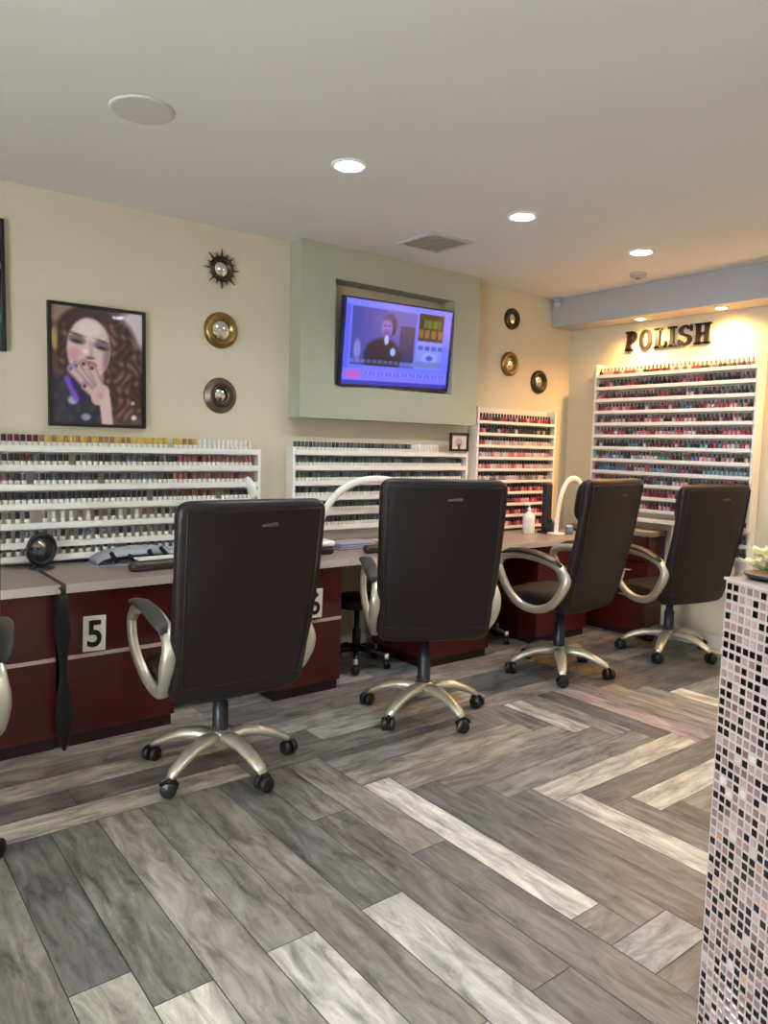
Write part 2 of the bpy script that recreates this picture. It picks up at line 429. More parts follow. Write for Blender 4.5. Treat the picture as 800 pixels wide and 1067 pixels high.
frame_thing('picture_frame', .545, 2.205, .51, .65, dark_fn, 'dark framed picture at the left edge, cut off by the frame', 30, 40)

# ------------------------------------------------------------------ small round wall mirrors
def mirror(cx, cz, r, style, label, group):
    t = empty('wall_mirror', (cx, YL, cz), 0, label, 'mirror', group)
    f = MB()
    if style == 'sun':
        f.tube([(math.cos(a)*r*.58, -.02, math.sin(a)*r*.58) for a in [2*PI*k/32 for k in range(32)]], r*.14, 8, closed=True, up=(0,1,0))
        for k in range(16):
            a = 2*PI*k/16; rr = r*(1.12 if k % 2 == 0 else .92); d = .10
            i0 = Vector((math.cos(a-d), 0, math.sin(a-d)))*r*.6; i1 = Vector((math.cos(a+d), 0, math.sin(a+d)))*r*.6; o_ = Vector((math.cos(a), 0, math.sin(a)))*rr
            y = Vector((0,-.012,0)); y2 = Vector((0,-.024,0))
            f.add([i0+y, i1+y, o_+y, i0+y2, i1+y2, o_+y2], [(0,1,2),(5,4,3),(0,3,4,1),(1,4,5,2),(2,5,3,0)])
        m = M_bronze; ri = .48
    elif style == 'brass':
        f.lathe([(r*.55,-.012),(r*.6,-.03),(r*.8,-.036),(r*.97,-.022),(r,-.004),(r,0),(r*.5,0)], n=40, axis='Y'); m = M_brass; ri = .56
    elif style == 'pewter':
        f.lathe([(r*.5,-.012),(r*.56,-.03),(r*.66,-.034),(r*.72,-.022),(r*.96,-.012),(r,-.004),(r,0),(r*.45,0)], n=40, axis='Y'); m = M_pewter; ri = .42
        f2 = MB(); f2.tube([(math.cos(a)*r*.56, -.03, math.sin(a)*r*.56) for a in [2*PI*k/40 for k in range(40)]], r*.13, 8, closed=True, up=(0,1,0)); f2.build('inner_ring', M_bronze, t)
    else:
        f.lathe([(r*.5,-.012),(r*.58,-.03),(r*.8,-.034),(r*.97,-.02),(r,-.004),(r,0),(r*.45,0)], n=40, axis='Y'); m = M_bronze; ri = .52
    f.build('frame', m, t)
    MB().lathe([(r*ri,-.014),(r*(ri-.06),-.018),(r*.02,-.024)], n=32, axis='Y').build('mirror_glass', M_mirror, t)
g1 = 'round mirrors left of the television box'; g2 = 'round mirrors right of the television box'
mirror(1.98, 2.48, .105, 'sun', 'dark spiky sunburst mirror, topmost of the three left of the television', g1)
mirror(1.98, 2.12, .108, 'brass', 'brass rimmed round mirror between the sunburst mirror and the pewter one', g1)
mirror(1.98, 1.73, .108, 'pewter', 'dark centred pewter round mirror, lowest of the three left of the television', g1)
mirror(4.53, 2.50, .085, 'dark', 'small dark bronze round mirror right beside the top of the television box', g2)
mirror(4.52, 2.14, .098, 'brass', 'brass rimmed round mirror right of the television box, glowing warm in its centre', g2)
mirror(4.89, 2.02, .098, 'dark', 'dark bronze round mirror nearest the room corner, lower than its neighbours', g2)

# ------------------------------------------------------------------ wooden wall letters
M_letter = mat('black_painted_letters', (26,22,20), .45)
def letter(ch, yc, wl, label):
    h = .155; s = .030; wd = .092; f = MB()
    def bx(x0, x1, z0, z1): f.box(x0, x1, -.012, .006, z0, z1)
    def arc(cx, cz, rx, rz, a0, a1, th=s, n=20):
        P = []
        for k in range(n+1):
            a = math.radians(a0+(a1-a0)*k/n); P.append((a, (cx+rx*math.cos(a), cz+rz*math.sin(a)), (cx+(rx-th)*math.cos(a), cz+(rz-th*.8)*math.sin(a))))
        for k in range(n):
            (_, A, B), (_, C, D) = P[k], P[k+1]
            f.add([(q[0], y, q[1]) for y in (-.012, .006) for q in (A, C, D, B)], [(0,1,2,3),(7,6,5,4),(0,4,5,1),(3,2,6,7),(0,3,7,4),(1,5,6,2)])
    if ch == 'P':
        bx(.014,.014+s,0,h); bx(0,.060,0,.016); bx(0,.05,h-.016,h); arc(.046,h-.046,.044,.046,-92,92); bx(.03,.05,h-.022,h); bx(.03,.05,h-.092,h-.072)
    if ch == 'O': arc(.046,h/2,.048,h/2+.002,0,360,n=36)
    if ch == 'L':
        bx(.014,.014+s,0,h); bx(0,.058,h-.016,h); bx(0,.09,0,.018); bx(.076,.09,0,.052)
    if ch == 'I': bx(.024,.024+s,0,h); bx(.006,.072,0,.016); bx(.006,.072,h-.016,h)
    if ch == 'S':
        arc(.044,h-.042,.042,.042,20,265,th=.026); arc(.044,.044,.044,.044,-160,92,th=.026); bx(.076,.088,h-.05,h); bx(0,.012,0,.05)
    if ch == 'H':
        for x in (.010,.066): bx(x,x+s,0,h); bx(x-.010,x+s+.010,0,.016); bx(x-.010,x+s+.010,h-.016,h)
        bx(.03,.08,h/2-.010,h/2+.010)
    x_lo = min(v[0] for v in f.v); x_hi = max(v[0] for v in f.v)
    f.v = [((v[0]-x_lo)*wl/(x_hi-x_lo), v[1], v[2]) for v in f.v]
    o = f.build('wall_letter', M_letter, None, loc=(XR-.006, yc, 2.268), rot=(0,0,-PI/2))
    return tag(o, label, 'letter', 'letters of the POLISH sign')
for ch, y, wl in zip('POLISH', (3.64,3.512,3.385,3.265,3.175,3.042), (.108,.112,.110,.075,.112,.128)):
    letter(ch, y, wl, f'black slab serif letter {ch} of the word POLISH mounted on the end wall')

# ------------------------------------------------------------------ ceiling fittings
M_led = mat('lit_downlight', (255,255,250), .4, emit=60, emit_rgb=(235,245,255))
M_ledw = mat('lit_warm_spot', (255,235,200), .4, emit=45, emit_rgb=(255,205,120))
def downlight(x, y, z, r, m, energy, rgb, label, group, spot=150, cat='ceiling light'):
    t = empty('downlight', (x, y, z), 0, label, cat, group)
    MB().lathe([(r,0),(r*1.35,0),(r*1.35,-.005),(r*1.28,-.010),(r*1.02,-.008),(r*.98,-.002)], n=32).build('trim_ring', M_white, t)
    MB().lathe([(r*.96,0),(r*.96,-.008),(r*.5,-.012),(.002,-.013)], n=32).build('lamp_lens', m, t)
    l = bpy.data.lights.new('downlight_lamp', 'SPOT'); l.energy = energy; l.color = rgb; l.spot_size = math.radians(spot); l.spot_blend = .8; l.shadow_soft_size = r
    lo = bpy.data.objects.new('downlight_lamp', l); COL.objects.link(lo); lo.parent = t; lo.location = (0,0,-.03)
    return t
EN = 34
for x, y, d in ((1.99,2.88,'nearest the round speaker'), (3.13,2.85,'in front of the air vent'), (4.23,2.83,'nearest the end wall soffit')):
    downlight(x, y, H, .062, M_led, EN, (.93,.97,1.0), 'glowing white recessed downlight '+d, 'recessed ceiling downlights')
for x, y, d in ((.6,.6,'above the viewer'), (2.6,.4,'right of the viewer'), (-1.2,2.4,'behind the viewer by the desks'), (-1.4,.2,'behind the viewer'), (4.3,.4,'by the end wall'), (.4,-1.5,'far behind the viewer'), (2.9,-1.5,'in the far corner')):
    downlight(x, y, H, .062, M_led, EN, (.96,.98,1.0), 'glowing white recessed downlight '+d, 'recessed ceiling downlights')
for y, x, d in ((3.42,5.15,'above the P'), (2.77,5.15,'above the H'), (1.9,5.15,'right of the lettering')):
    downlight(x, y, 2.49, .035, M_ledw, 60, (1.0,.50,.15), 'small warm spotlight under the grey soffit '+d, 'warm spotlights under the soffit', 160)
sp = empty('ceiling_speaker', (1.06,2.95,H), 0, 'round flush ceiling speaker with a grey grille', 'speaker')
MB().lathe([(.105,0),(.122,0),(.122,-.004),(.117,-.009),(.105,-.008)], n=48).build('rim', mat('speaker_rim', (205,204,200), .5), sp)
MB().lathe([(.105,0),(.105,-.006),(.05,-.007),(.002,-.007)], n=48).build('grille', mat('speaker_grille', (150,150,150), .7, noise=.4, scale=400), sp)
vt = empty('ceiling_vent', (3.13,3.57,H), 0, 'square white ceiling air vent in front of the television box', 'air vent')
f = MB(); s_ = .175
f.box(-s_, s_, -s_, -s_+.03, -.008, 0).box(-s_, s_, s_-.03, s_, -.008, 0).box(-s_, -s_+.03, -s_+.03, s_-.03, -.008, 0).box(s_-.03, s_, -s_+.03, s_-.03, -.008, 0)
f.build('vent_frame', mat('vent_paint', (205,205,198), .5), vt)
f = MB()
for k in range(11):
    y = -.14+k*.028
    f.box(-.145, .145, -.011, .011, -.0008, .0008, M=Matrix.Translation((0,y,-.006)) @ Matrix.Rotation(.6,4,'X'))
f.build('louvre_blades', mat('vent_blades', (205,205,195), .5), vt)
MB().box(-.145,.145,-.145,.145,-.002,0).build('duct_opening', mat('vent_dark', (190,190,180), .8), vt)
sd = empty('smoke_detector', (4.73,3.18,H), 0, 'pale round smoke detector on the ceiling just before the soffit', 'smoke detector')
MB().lathe([(.06,0),(.06,-.014),(.052,-.026),(.03,-.032),(.002,-.033)], n=32).build('housing', mat('detector_grey', (176,176,176), .5), sd)
MB().lathe([(.02,-.033),(.02,-.038),(.002,-.039)], n=20).build('sensor_cap', mat('detector_cap', (120,120,120), .5), sd)
cm = empty('security_camera', (5.0,4.12,2.69), 0, 'small white security camera at the corner of soffit and wall', 'camera')
MB().lathe([(.03,.033),(.03,.02),(.022,.012),(.018,0)], n=20).build('mounting_base', mat('camera_white', (190,190,195), .4), cm)
MB().lathe([(.018,0),(.034,-.006),(.036,-.02),(.028,-.042),(.012,-.052),(.001,-.053)], n=20).build('dome', mat('camera_dome', (210,210,214), .25), cm)

# ------------------------------------------------------------------ nail desks
def desk(label, panels, x0, x1, top=True, signs=()):
    t = empty('nail_desk', (x0, 3.53, 0), 0, label, 'desk', 'row of nail desks along the wall')
    for (a, b) in panels:
        p = MB().box(a-x0, b-x0, 0, .57, .06, .742).build('pedestal', M_mahog, t, bevel=.003)
        MB().box(a-x0+.002, b-x0-.002, -.006, .0, .424, .442).build('silver_strip', M_strip, p)
        MB().box(a-x0+.01, b-x0-.01, .02, .56, 0, .06).build('kick_plate', M_mahogd, p)
        q = MB().lathe([(.004,0),(.004,-.012),(.011,-.016),(.011,-.022),(.002,-.024)], n=14, axis='Y', c=((a+b)/2-x0, 0, .70)); 
    tp = MB().box(0, x1-x0, -.02, .66, .742, .782).build('desk_top', M_top, t)
    MB().box(0, x1-x0, -.026, -.02, .742, .782).build('edge_band', M_edge, tp)
    return t
desk('mahogany desk at the left edge, beside the desk numbered 5', [(-.55,-.1),(.35,.855)], -.6, .875)
d5 = desk('mahogany desk with numbers 5 and 6 and a silver strip on its panels', [(.905,1.42),(2.0,2.445)], .90, 2.48)
MB().box(.52, 1.1, .36, .38, .08, .742).build('modesty_panel', M_mahog, d5)
d7 = desk('mahogany desk behind the third and fourth office chairs from the left', [(3.11,3.70),(4.20,4.80)], 2.485, 5.045)
def side_cab():
    t = empty('side_cabinet', (5.065,3.18,0), 0, 'mahogany drawer cabinet with a greige top below the end wall polish rack', 'cabinet')
    MB().box(0,.22,0,.72,.05,.80).build('body', M_mahog, t, bevel=.003)
    MB().box(.01,.21,.01,.71,0,.05).build('kick_plate', M_mahogd, t)
    MB().box(-.012,.225,-.012,.73,.80,.84).build('cabinet_top', M_top, t, bevel=.003)
    for z0, z1 in ((.60,.785),(.40,.59),(.07,.39)):
        d = MB().box(-.014,0,.015,.46,z0,z1).build('drawer', M_mahog, t, bevel=.002)
        MB().tube([(-.016,.13,z1-.06),(-.036,.14,z1-.06),(-.036,.22,z1-.06),(-.016,.23,z1-.06)], .006, 8).build('drawer_handle', M_silver, d)
side_cab()
def number_sign(n, x, z, label, tilt=0.0):
    t = empty('number_sign', (x, 3.519, z), 0, label, 'number sign')
    t.rotation_euler = (0, tilt, 0)
    MB().box(-.052,.052,-.004,.004,-.084,.084).build('plaque', M_white, t, bevel=.0015)
    cu = bpy.data.curves.new('digit', 'FONT'); cu.body = n; cu.size = .175; cu.align_x = 'CENTER'; cu.align_y = 'CENTER'; cu.extrude = .0012; cu.offset = .0035
    tmp = bpy.data.objects.new('tmp', cu); COL.objects.link(tmp); bpy.context.view_layer.update()
    me = bpy.data.meshes.new_from_object(tmp.evaluated_get(bpy.context.evaluated_depsgraph_get()))
    bpy.data.objects.remove(tmp)
    me.materials.clear(); me.materials.append(mat('black_digit', (18,18,20), .5)); me.name = 'digit'
    xs = [v.co.x for v in me.vertices]; ys = [v.co.y for v in me.vertices]; mx_, my_ = (min(xs)+max(xs))/2, (min(ys)+max(ys))/2
    for v in me.vertices: v.co.x -= mx_; v.co.y -= my_
    o = bpy.data.objects.new('digit', me); COL.objects.link(o); o.parent = t; o.rotation_euler = (PI/2,0,0); o.location = (0,-.0052,0); o.scale = (.88,1.0,1)
number_sign('5', 1.025, .535, 'white plaque with a black number 5 on the mahogany desk panel', .03)
number_sign('6', 2.25, .54, 'white plaque with a black number 6, partly behind the office chair', .03)
# long dark cloth hanging in the gap between two desks
f = MB(); rings = []
prof = [(.745,.026,.020),(.70,.032,.028),(.655,.040,.032),(.635,.030,.026),(.62,.044,.03),(.56,.040,.03),(.49,.026,.022),(.43,.018,.016),(.36,.020,.018),(.28,.036,.026),(.19,.046,.030),(.12,.040,.026),(.06,.022,.018),(.025,.008,.008)]
for z, a, b2 in prof:
    rings.append([(a*math.cos(q)*(1+.12*math.sin(5*q+z*9)), b2*math.sin(q)*(1+.12*math.sin(5*q+z*9)), z) for q in [2*PI*k/28 for k in range(28)]])
f.loft(rings)
f.v = [(v[0]*.82, v[1], v[2]) for v in f.v]
hc = tag(f.build('hanging_cloth', mat('black_cloth', (11,11,10), .8, bump=.4, scale=30), None, loc=(.868,3.455,0)), 'long twisted black cloth hanging from the desk edge beside the number 5', 'cloth')
f = MB(); f.tube([(0,.04,.772),(0,.0,.768),(0,-.012,.75),(0,0,.735)], .005, 8); f.build('hook', M_black, hc)

# ------------------------------------------------------------------ stools tucked under the desks
def stool(x, y, rz, label):
    t = empty('rolling_stool', (x, y, 0), rz, label, 'stool', 'rolling stools under the desks')
    MB().lathe([(.001,.40),(.15,.40),(.172,.415),(.175,.44),(.165,.462),(.12,.47),(.001,.472)], n=32).build('seat', M_leather, t)
    MB().lathe([(.028,.10),(.028,.24),(.018,.25),(.018,.40)], n=16).build('gas_column', M_black, t)
    MB().tube([(.09,0,.37),(.16,0,.33),(.20,0,.33)], .006, 8).build('height_lever', M_silver, t)
    for k in range(5):
        a = 2*PI*k/5; d = Vector((math.cos(a), math.sin(a), 0))
        l = MB().tube([d*.02+Vector((0,0,.115)), d*.12+Vector((0,0,.11)), d*.21+Vector((0,0,.08))], [.022,.018,.014], 10).build('leg', M_black, t)
        MB().lathe([(.001,.02),(.016,.02),(.018,.0),(.016,-.012),(.001,-.012)], n=14, c=tuple(d*.21+Vector((0,0,.078)))).build('leg_cap', M_silver, l)
        c = MB()
        for sx in (-.011, .011):
            c.lathe([(.001,-.008),(.024,-.008),(.026,0),(.024,.008),(.001,.008)], n=18, axis='X', M=Matrix.Translation(d*.215+Vector((0,0,.027))) @ Matrix.Rotation(a+.6,4,'Z') @ Matrix.Translation((sx,0,0)))
        c.build('caster', M_black, l)
stool(2.80, 3.86, .3, 'black rolling stool with silver leg caps in the gap right of the number 6')
stool(3.95, 3.86, .1, 'black rolling stool under the desk, seen through the arm of the fourth office chair')

# ------------------------------------------------------------------ executive office chairs
def make_chair(dz):
    t = empty('office_chair', (0,0,0))
    Z = dz
    # base ------------------------------------------------------------
    MB().lathe([(.001,.095),(.052,.10),(.056,.13),(.050,.165),(.040,.175),(.001,.176)], n=28).build('hub', M_champ, t)
    col = MB().lathe([(.034,.172),(.036,.19),(.034,.30+Z*.5),(.026,.305+Z*.5),(.026,.37+Z)], n=20).build('gas_column', M_grip, t)
    for k in range(5):
        a = 2*PI*k/5; R = Matrix.Rotation(a,4,'Z')
        pts = [(.03,0,.140),(.10,0,.150),(.17,0,.143),(.24,0,.120),(.295,0,.093),(.322,0,.072)]
        fl = [(.040,.031),(.037,.029),(.034,.025),(.031,.021),(.027,.018),(.017,.012)]
        lg = MB().tube([R @ Vector(p) for p in pts], .02, 14, flat=fl).build('leg', M_champ, t)
        c = MB(); W = Matrix.Translation(R @ Vector((.325,0,.034))) @ Matrix.Rotation(a+random.uniform(-.9,.9),4,'Z')
        for sx in (-.019, .019):
            c.lathe([(.001,-.014),(.028,-.014),(.033,-.009),(.034,0),(.033,.009),(.028,.014),(.001,.014)], n=22, axis='X', M=W @ Matrix.Translation((sx,0,0)))
        c.lathe([(.007,.0),(.007,.046)], n=10, M=W @ Matrix.Translation((0,.006,0)))
        c.tube([(0,math.cos(q)*.038,math.sin(q)*.038) for q in [math.radians(d) for d in range(20,165,18)]], .008, 8, M=W, flat=(.007,.004), up=(1,0,0))
        c.build('caster', M_black, lg)
    # mechanism and seat ------------------------------------------------
    MB().rbox(-.10,.10,-.12,.14,.362+Z,.402+Z,.015).build('tilt_mechanism', M_black, t)
    MB().tube([(.09,.05,.380+Z),(.2,.06,.375+Z),(.27,.06,.365+Z)], .007, 8).build('tilt_lever', M_black, t)
    def slab(x, y0, y1, z0, z1, r, crown=.02, droop=.03):
        rings = []; n = 40
        ys = [y0+(y1-y0)*k/14 for k in range(15)]
        for k, y in enumerate(ys):
            u = k/14; e = (1-abs(2*u-1)**8)**.5 if 0 < u < 1 else .25
            e = max(e, .3)
            zc = (z0+z1)/2-droop*max(0, u-.6)/.4*.6; hz = (z1-z0)/2*e; hx = x*(.92+.08*e)
            ring = []
            for q in range(n):
                a = 2*PI*q/n; ca, sa = math.cos(a), math.sin(a)
                px = hx*math.copysign(abs(ca)**.32, ca); pz = hz*math.copysign(abs(sa)**.5, sa)
                if sa > 0: pz += crown*(1-(px/hx)**2)*e
                ring.append((px, y, zc+pz))
            rings.append(ring)
        return rings
    MB().loft(slab(.265,-.23,.30,.395+Z,.495+Z,.04)).build('seat', M_leather, t)
    # backrest ------------------------------------------------------------
    zb, zt = .385+Z, 1.225+Z
    def yr(u): return -.215-.165*u-.02*math.sin(PI*u)
    def halfw(u): return .292+.028*u+.006*math.sin(PI*u)
    def back_rings():
        rings = []; N = 30
        for k in range(N+1):
            u = k/N; u = .5-.5*math.cos(PI*u) if True else u
            z = zb+(zt-zb)*u
            d = min(u, 1-u)*(zt-zb); rc = .055
            sh = 0 if d >= rc else rc-math.sqrt(max(0, rc*rc-(rc-d)**2))
            hw = halfw(u)-sh
            th = .078+.010*math.sin(PI*u*2+.4)
            if d < .04: th *= .35+.65*math.sqrt(max(0, 1-(1-d/.04)**2))
            yb = yr(u); yc = yb+(.078+.010*math.sin(PI*u*2+.4))/2
            ring = []
            for q in range(44):
                a = 2*PI*q/44; ca, sa = math.cos(a), math.sin(a)
                px = hw*math.copysign(abs(ca)**.34, ca); py = th/2*math.copysign(abs(sa)**.55, sa)
                py -= .022*(1-(px/hw)**2) if sa < 0 else -.008*(1-(px/hw)**2)
                ring.append((px, yc+py, z))
            rings.append(ring)
        return rings
    back = MB().loft(back_rings()).build('backrest', M_leather, t)
    # welt running round the rear panel
    def rear(x, u, out=.0):
        hw = halfw(u); yb = yr(u); return (x, yb-.022*(1-(x/hw)**2)+.004-out, zb+(zt-zb)*u)
    pts = []
    m = .035; u0, u1 = .095, .955
    for k in range(16): u = u0+(u1-u0)*k/15; pts.append(rear(-(halfw(u)-m), u))
    for k in range(1, 12): x = -1+2*k/12; hw = halfw(u1)-m; pts.append(rear(x*hw, u1))
    for k in range(16): u = u1-(u1-u0)*k/15; pts.append(rear((halfw(u)-m), u))
    for k in range(1, 12): x = 1-2*k/12; hw = halfw(u0)-m; pts.append(rear(x*hw, u0))
    MB().tube(pts, .0045, 6, closed=True, up=(0,1,0)).build('piping', M_leather2, back)
    # small metal badge, lettering unreadable
    bx = MB(); u = .885; bx.box(-.036,.036,-.0025,.0025,-.0085,.0085,M=Matrix.Translation(Vector(rear(.045, u))+Vector((0,-.002,0))) @ Matrix.Rotation(-.2,4,'X'))
    bd = bx.build('badge', mat('dull_badge', (88,82,80), .4, metal=.6), back, bevel=.001); bd['label'] = 'small silver badge'
    # front cushions
    def pillow(name, u0, u1, hw, th, off):
        rings = []; N = 16
        for k in range(N+1):
            v = k/N; u = u0+(u1-u0)*v; e = max(.12, (1-abs(2*v-1)**3.5)**.6)
            y0 = yr(u)+.085+off
            ring = []
            for q in range(32):
                a = 2*PI*q/32; ca, sa = math.cos(a), math.sin(a)
                ring.append((hw*(.9+.1*e)*math.copysign(abs(ca)**.45, ca), y0+th/2*e*math.copysign(abs(sa)**.7, sa), zb+(zt-zb)*u))
            rings.append(ring)
        MB().loft(rings).build(name, M_leather, t)
    pillow('headrest', .70, .985, .262, .125, .012)
    pillow('lumbar_cushion', .30, .69, .245, .07, -.008)
    pillow('lower_cushion', .12, .31, .245, .085, -.005)
    # arms: closed champagne loop with black pad ------------------------------
    prof = [(.280,.650),(.258,.695),(.20,.718),(.10,.728),(0,.722),(-.10,.706),(-.185,.675),(-.226,.640),(-.235,.60),(-.205,.53),(-.15,.46),(-.07,.41),(.02,.392),(.11,.41),(.175,.46),(.225,.54),(.262,.61)]
    wid = [.020,.024,.026,.027,.027,.027,.027,.028,.030,.030,.028,.026,.024,.022,.020,.019,.019]
    for sx in (-1, 1):
        P = []; F = []
        n = len(prof)
        for i in range(n):
            for s in range(4):
                a_, b_, c_, d_ = prof[i-1], prof[i], prof[(i+1) % n], prof[(i+2) % n]; s4 = s/4
                q = [.5*((2*b_[j])+(-a_[j]+c_[j])*s4+(2*a_[j]-5*b_[j]+4*c_[j]-d_[j])*s4**2+(-a_[j]+3*b_[j]-3*c_[j]+d_[j])*s4**3) for j in (0,1)]
                w_ = wid[i]*(1-s4)+wid[(i+1) % n]*s4
                bow = .035*math.sin(PI*max(0, min(1, (q[1]-.39)/.36)))
                P.append((sx*(.278+bow), q[0], q[1]+Z)); F.append((.0125, w_) )
        arm = MB()
        rings = []
        for i, p in enumerate(P):
            p = Vector(p); t_ = Vector(P[(i+1) % len(P)])-Vector(P[i-1]); t_.x = 0; t_.normalize(); nn = Vector((0, -t_.z, t_.y))
            th, w_ = F[i]
            ring = []
            for q in range(12):
                a = 2*PI*q/12; ca, sa = math.cos(a), math.sin(a)
                ring.append(p+Vector((1,0,0))*w_*math.copysign(abs(ca)**.7, ca)+nn*(.026)*math.copysign(abs(sa)**.7, sa))
            rings.append(ring)
        rings.append(rings[0]); arm.loft(rings, caps=False)
        ar = arm.build('armrest', M_champ, t)
        pp = [(sx*.312,.245,.729+Z),(sx*.318,.18,.752+Z),(sx*.32,.09,.762+Z),(sx*.32,0,.757+Z),(sx*.32,-.08,.742+Z),(sx*.318,-.15,.719+Z),(sx*.316,-.20,.69+Z)]
        MB().tube(pp, .03, 14, flat=[(.016,.006),(.033,.014),(.038,.017),(.039,.017),(.037,.016),(.033,.013),(.018,.006)]).build('arm_pad', M_pad, ar)
        br = MB(); br.tube([(sx*.20,.02,.41+Z),(sx*.27,.02,.40+Z),(sx*.298,.02,.395+Z)], .02, 10, flat=(.035,.010)); br2 = MB().tube([(sx*.255,-.26,.62+Z),(sx*.29,-.225,.61+Z),(sx*.305,-.215,.60+Z)], [.011,.012,.017], 10).build('back_bracket', M_black, ar)
        br.build('arm_bracket', M_black, ar)
    return t
def chair(x, y, az, base, dz, label):
    t = make_chair(dz)
    t.location = (x, y, 0); t.rotation_euler = (0,0,math.radians(az-90))
    # the five star base swivels on its own
    for c in kids(t):
        if c.name.split('.')[0] in ('leg',): c.rotation_euler = (0,0,math.radians(base-(az-90)))
    tag(t, label, 'chair', 'brown leather office chairs at the nail desks')
    return t
chair(.205, 2.94, 80, 30, .0, 'dark brown leather office chair cut off by the left edge of the photo')
chair(1.40, 2.95, 87, 62, .0, 'dark brown leather office chair hiding most of the desk between numbers 5 and 6')
chair(2.60, 2.95, 61, 52, .07, 'dark leather office chair with its back square on, below the small certificate')
chair(3.83, 3.02, 95, 8, .06, 'dark leather office chair turned side on with its left arm loop in full view')
chair(4.88, 2.87, 77, 56, .02, 'dark leather office chair nearest the end wall polish rack and mosaic counter')

# ------------------------------------------------------------------ polish racks
def proj(P):
    f = 767.; y, p, r = [math.radians(a) for a in (52.105,-5.135,1.423)]
    F = Vector((math.cos(y)*math.cos(p), math.sin(y)*math.cos(p), math.sin(p))); rt = Vector((math.sin(y), -math.cos(y), 0)); up = rt.cross(F)
    R = rt*math.cos(r)+up*math.sin(r); U = -rt*math.sin(r)+up*math.cos(r)
    q = Vector(P)-Vector((0,0,1.45)); d = q.dot(F)
    return 400+f*q.dot(R)/d, 533.5-f*q.dot(U)/d, d
def rack(name_label, origin, rz, W, D, z0, z1, shelves, lip=.022, sides=.02, thick=None):
    """open shelves; local x runs along the wall, y=0 front, y=D back"""
    t = empty('polish_rack', (*origin, 0), rz, name_label, 'rack', 'white wall racks for nail polish')
    MB().box(0, W, D-.008, D-.001, z0, z1).build('back_panel', mat('rack_back', (215,212,205), .6), t)
    for x in (0, W-sides): MB().box(x, x+sides, 0, D-.008, z0, z1).build('side_panel', M_white, t, bevel=.002)
    for z in shelves:
        f = MB(); f.box(sides, W-sides, 0, D-.008, z-.006, z); f.box(sides, W-sides, -.004, .002, z-.006, z+lip); f.build('shelf', M_white, t)
    return t
BCOL = {}
def bmat(rgb, glass=False):
    k = (rgb, glass)
    if k not in BCOL: BCOL[k] = mat('bottle_%d_%d_%d' % rgb, rgb, .3 if glass else .6, coat=.15 if glass else 0, spec=.5 if glass else .25)
    return BCOL[k]
cache = {}
def bottle_proto(kind, rgb, caprgb):
    k = (kind, rgb, caprgb)
    if k in cache: return cache[k]
    body, cap = MB(), MB()
    if kind == 'gel':
        body.lathe([(.0125,0),(.0135,.003),(.0135,.040),(.012,.044),(.009,.046)], n=10); cap.lathe([(.0110,.046),(.0118,.048),(.0112,.078),(.009,.081)], n=10)
    else:
        body.lathe([(.0135,0),(.0155,.003),(.0155,.042),(.012,.048),(.007,.051)], n=10); cap.lathe([(.0085,.051),(.0092,.053),(.0080,.075),(.006,.077)], n=10)
    cache[k] = (body, cap); return cache[k]
meshes = {}
NAMES = {'gel':'gel_polish_bottle','nail':'nail_polish_bottle'}
def put_bottle(kind, p, rgb, caprgb, label, group):
    k = (kind, rgb, caprgb)
    if k not in meshes:
        b_, c_ = bottle_proto(*k)
        o = b_.build(NAMES[kind], bmat(rgb, True)); c = c_.build('bottle_cap', bmat(caprgb), o); meshes[k] = (o, c); o.location = p
    else:
        o0, c0 = meshes[k]; o = o0.copy(); COL.objects.link(o); o.location = p; c = c0.copy(); COL.objects.link(c); c.parent = o
    o['label'] = label; o['category'] = 'bottle'; o['group'] = group
CAPN = {(96,40,48):'maroon', (52,48,54):'black', (196,160,60):'yellow', (224,222,216):'white', (84,92,96):'grey', (120,100,84):'brown', (150,84,92):'rose', (104,108,110):'grey', (60,62,68):'charcoal',(150,110,70):'amber'}
ORD = ['top','second','third','fourth','fifth','sixth','seventh','eighth','ninth','tenth','eleventh','twelfth','thirteenth','fourteenth','fifteenth','sixteenth']
def hidden(px, py):
    if px < -2 or px > 802: return True
    if px < 20 and py > 512: return True
    if 180 < px < 336 and py > 524: return True
    if 395 < px < 522 and py > 496: return True
    if 612 < px < 672 and py > 502: return True
    if 708 < px < 780 and py > 508: return True
    return False
bottles = []   # (kind, pos, rgb, cap, rackname, shelf index)
# -- long rack at left
S1 = [1.382-.1*k for k in range(6)]+[.812]
rack('long white polish rack on the left wall under the portrait, pale bottles with coloured caps', (-.62,4.10), 0, 2.83, .098, .784, 1.41, S1, lip=.026)
for si, z in enumerate(S1):
    x = -.58; pitch = .030 if si < 4 else .044
    while x < 2.17:
        r = random.random()
        if si == 0: cap = (96,40,48) if x < .95 and r < .7 else (52,48,54) if x < .95 else (196,160,60) if (x < 1.82 and r < .62) else (150,110,70) if x < 1.82 else (224,222,216)
        elif si == 1: cap = ((96,40,48) if r < .5 else (52,48,54)) if x < .9 else ((84,92,96) if r < .5 else (52,48,54)) if x < 1.7 else random.choice([(52,48,54),(150,84,92),(120,100,84)])
        elif si == 2: cap = (150,84,92) if x < .8 else random.choice([(52,48,54),(84,92,96),(60,62,68)]) if x < 1.5 else random.choice([(52,48,54),(84,92,96),(150,84,92)])
        elif si == 3: cap = random.choice([(60,62,68),(52,48,54),(52,48,54)]) if x < 1.6 else random.choice([(96,40,48),(60,62,68),(120,100,84)])
        elif si == 4: cap = random.choice([(52,48,54),(120,100,84),(60,62,68),(224,222,216)])
        else: cap = random.choice([(104,108,110),(60,62,68)])
        if random.random() < .96: bottles.append(('gel', (x, 4.10+.035+random.uniform(-.004,.004), z), (224,221,212), cap, 'long left rack', si))
        x += pitch
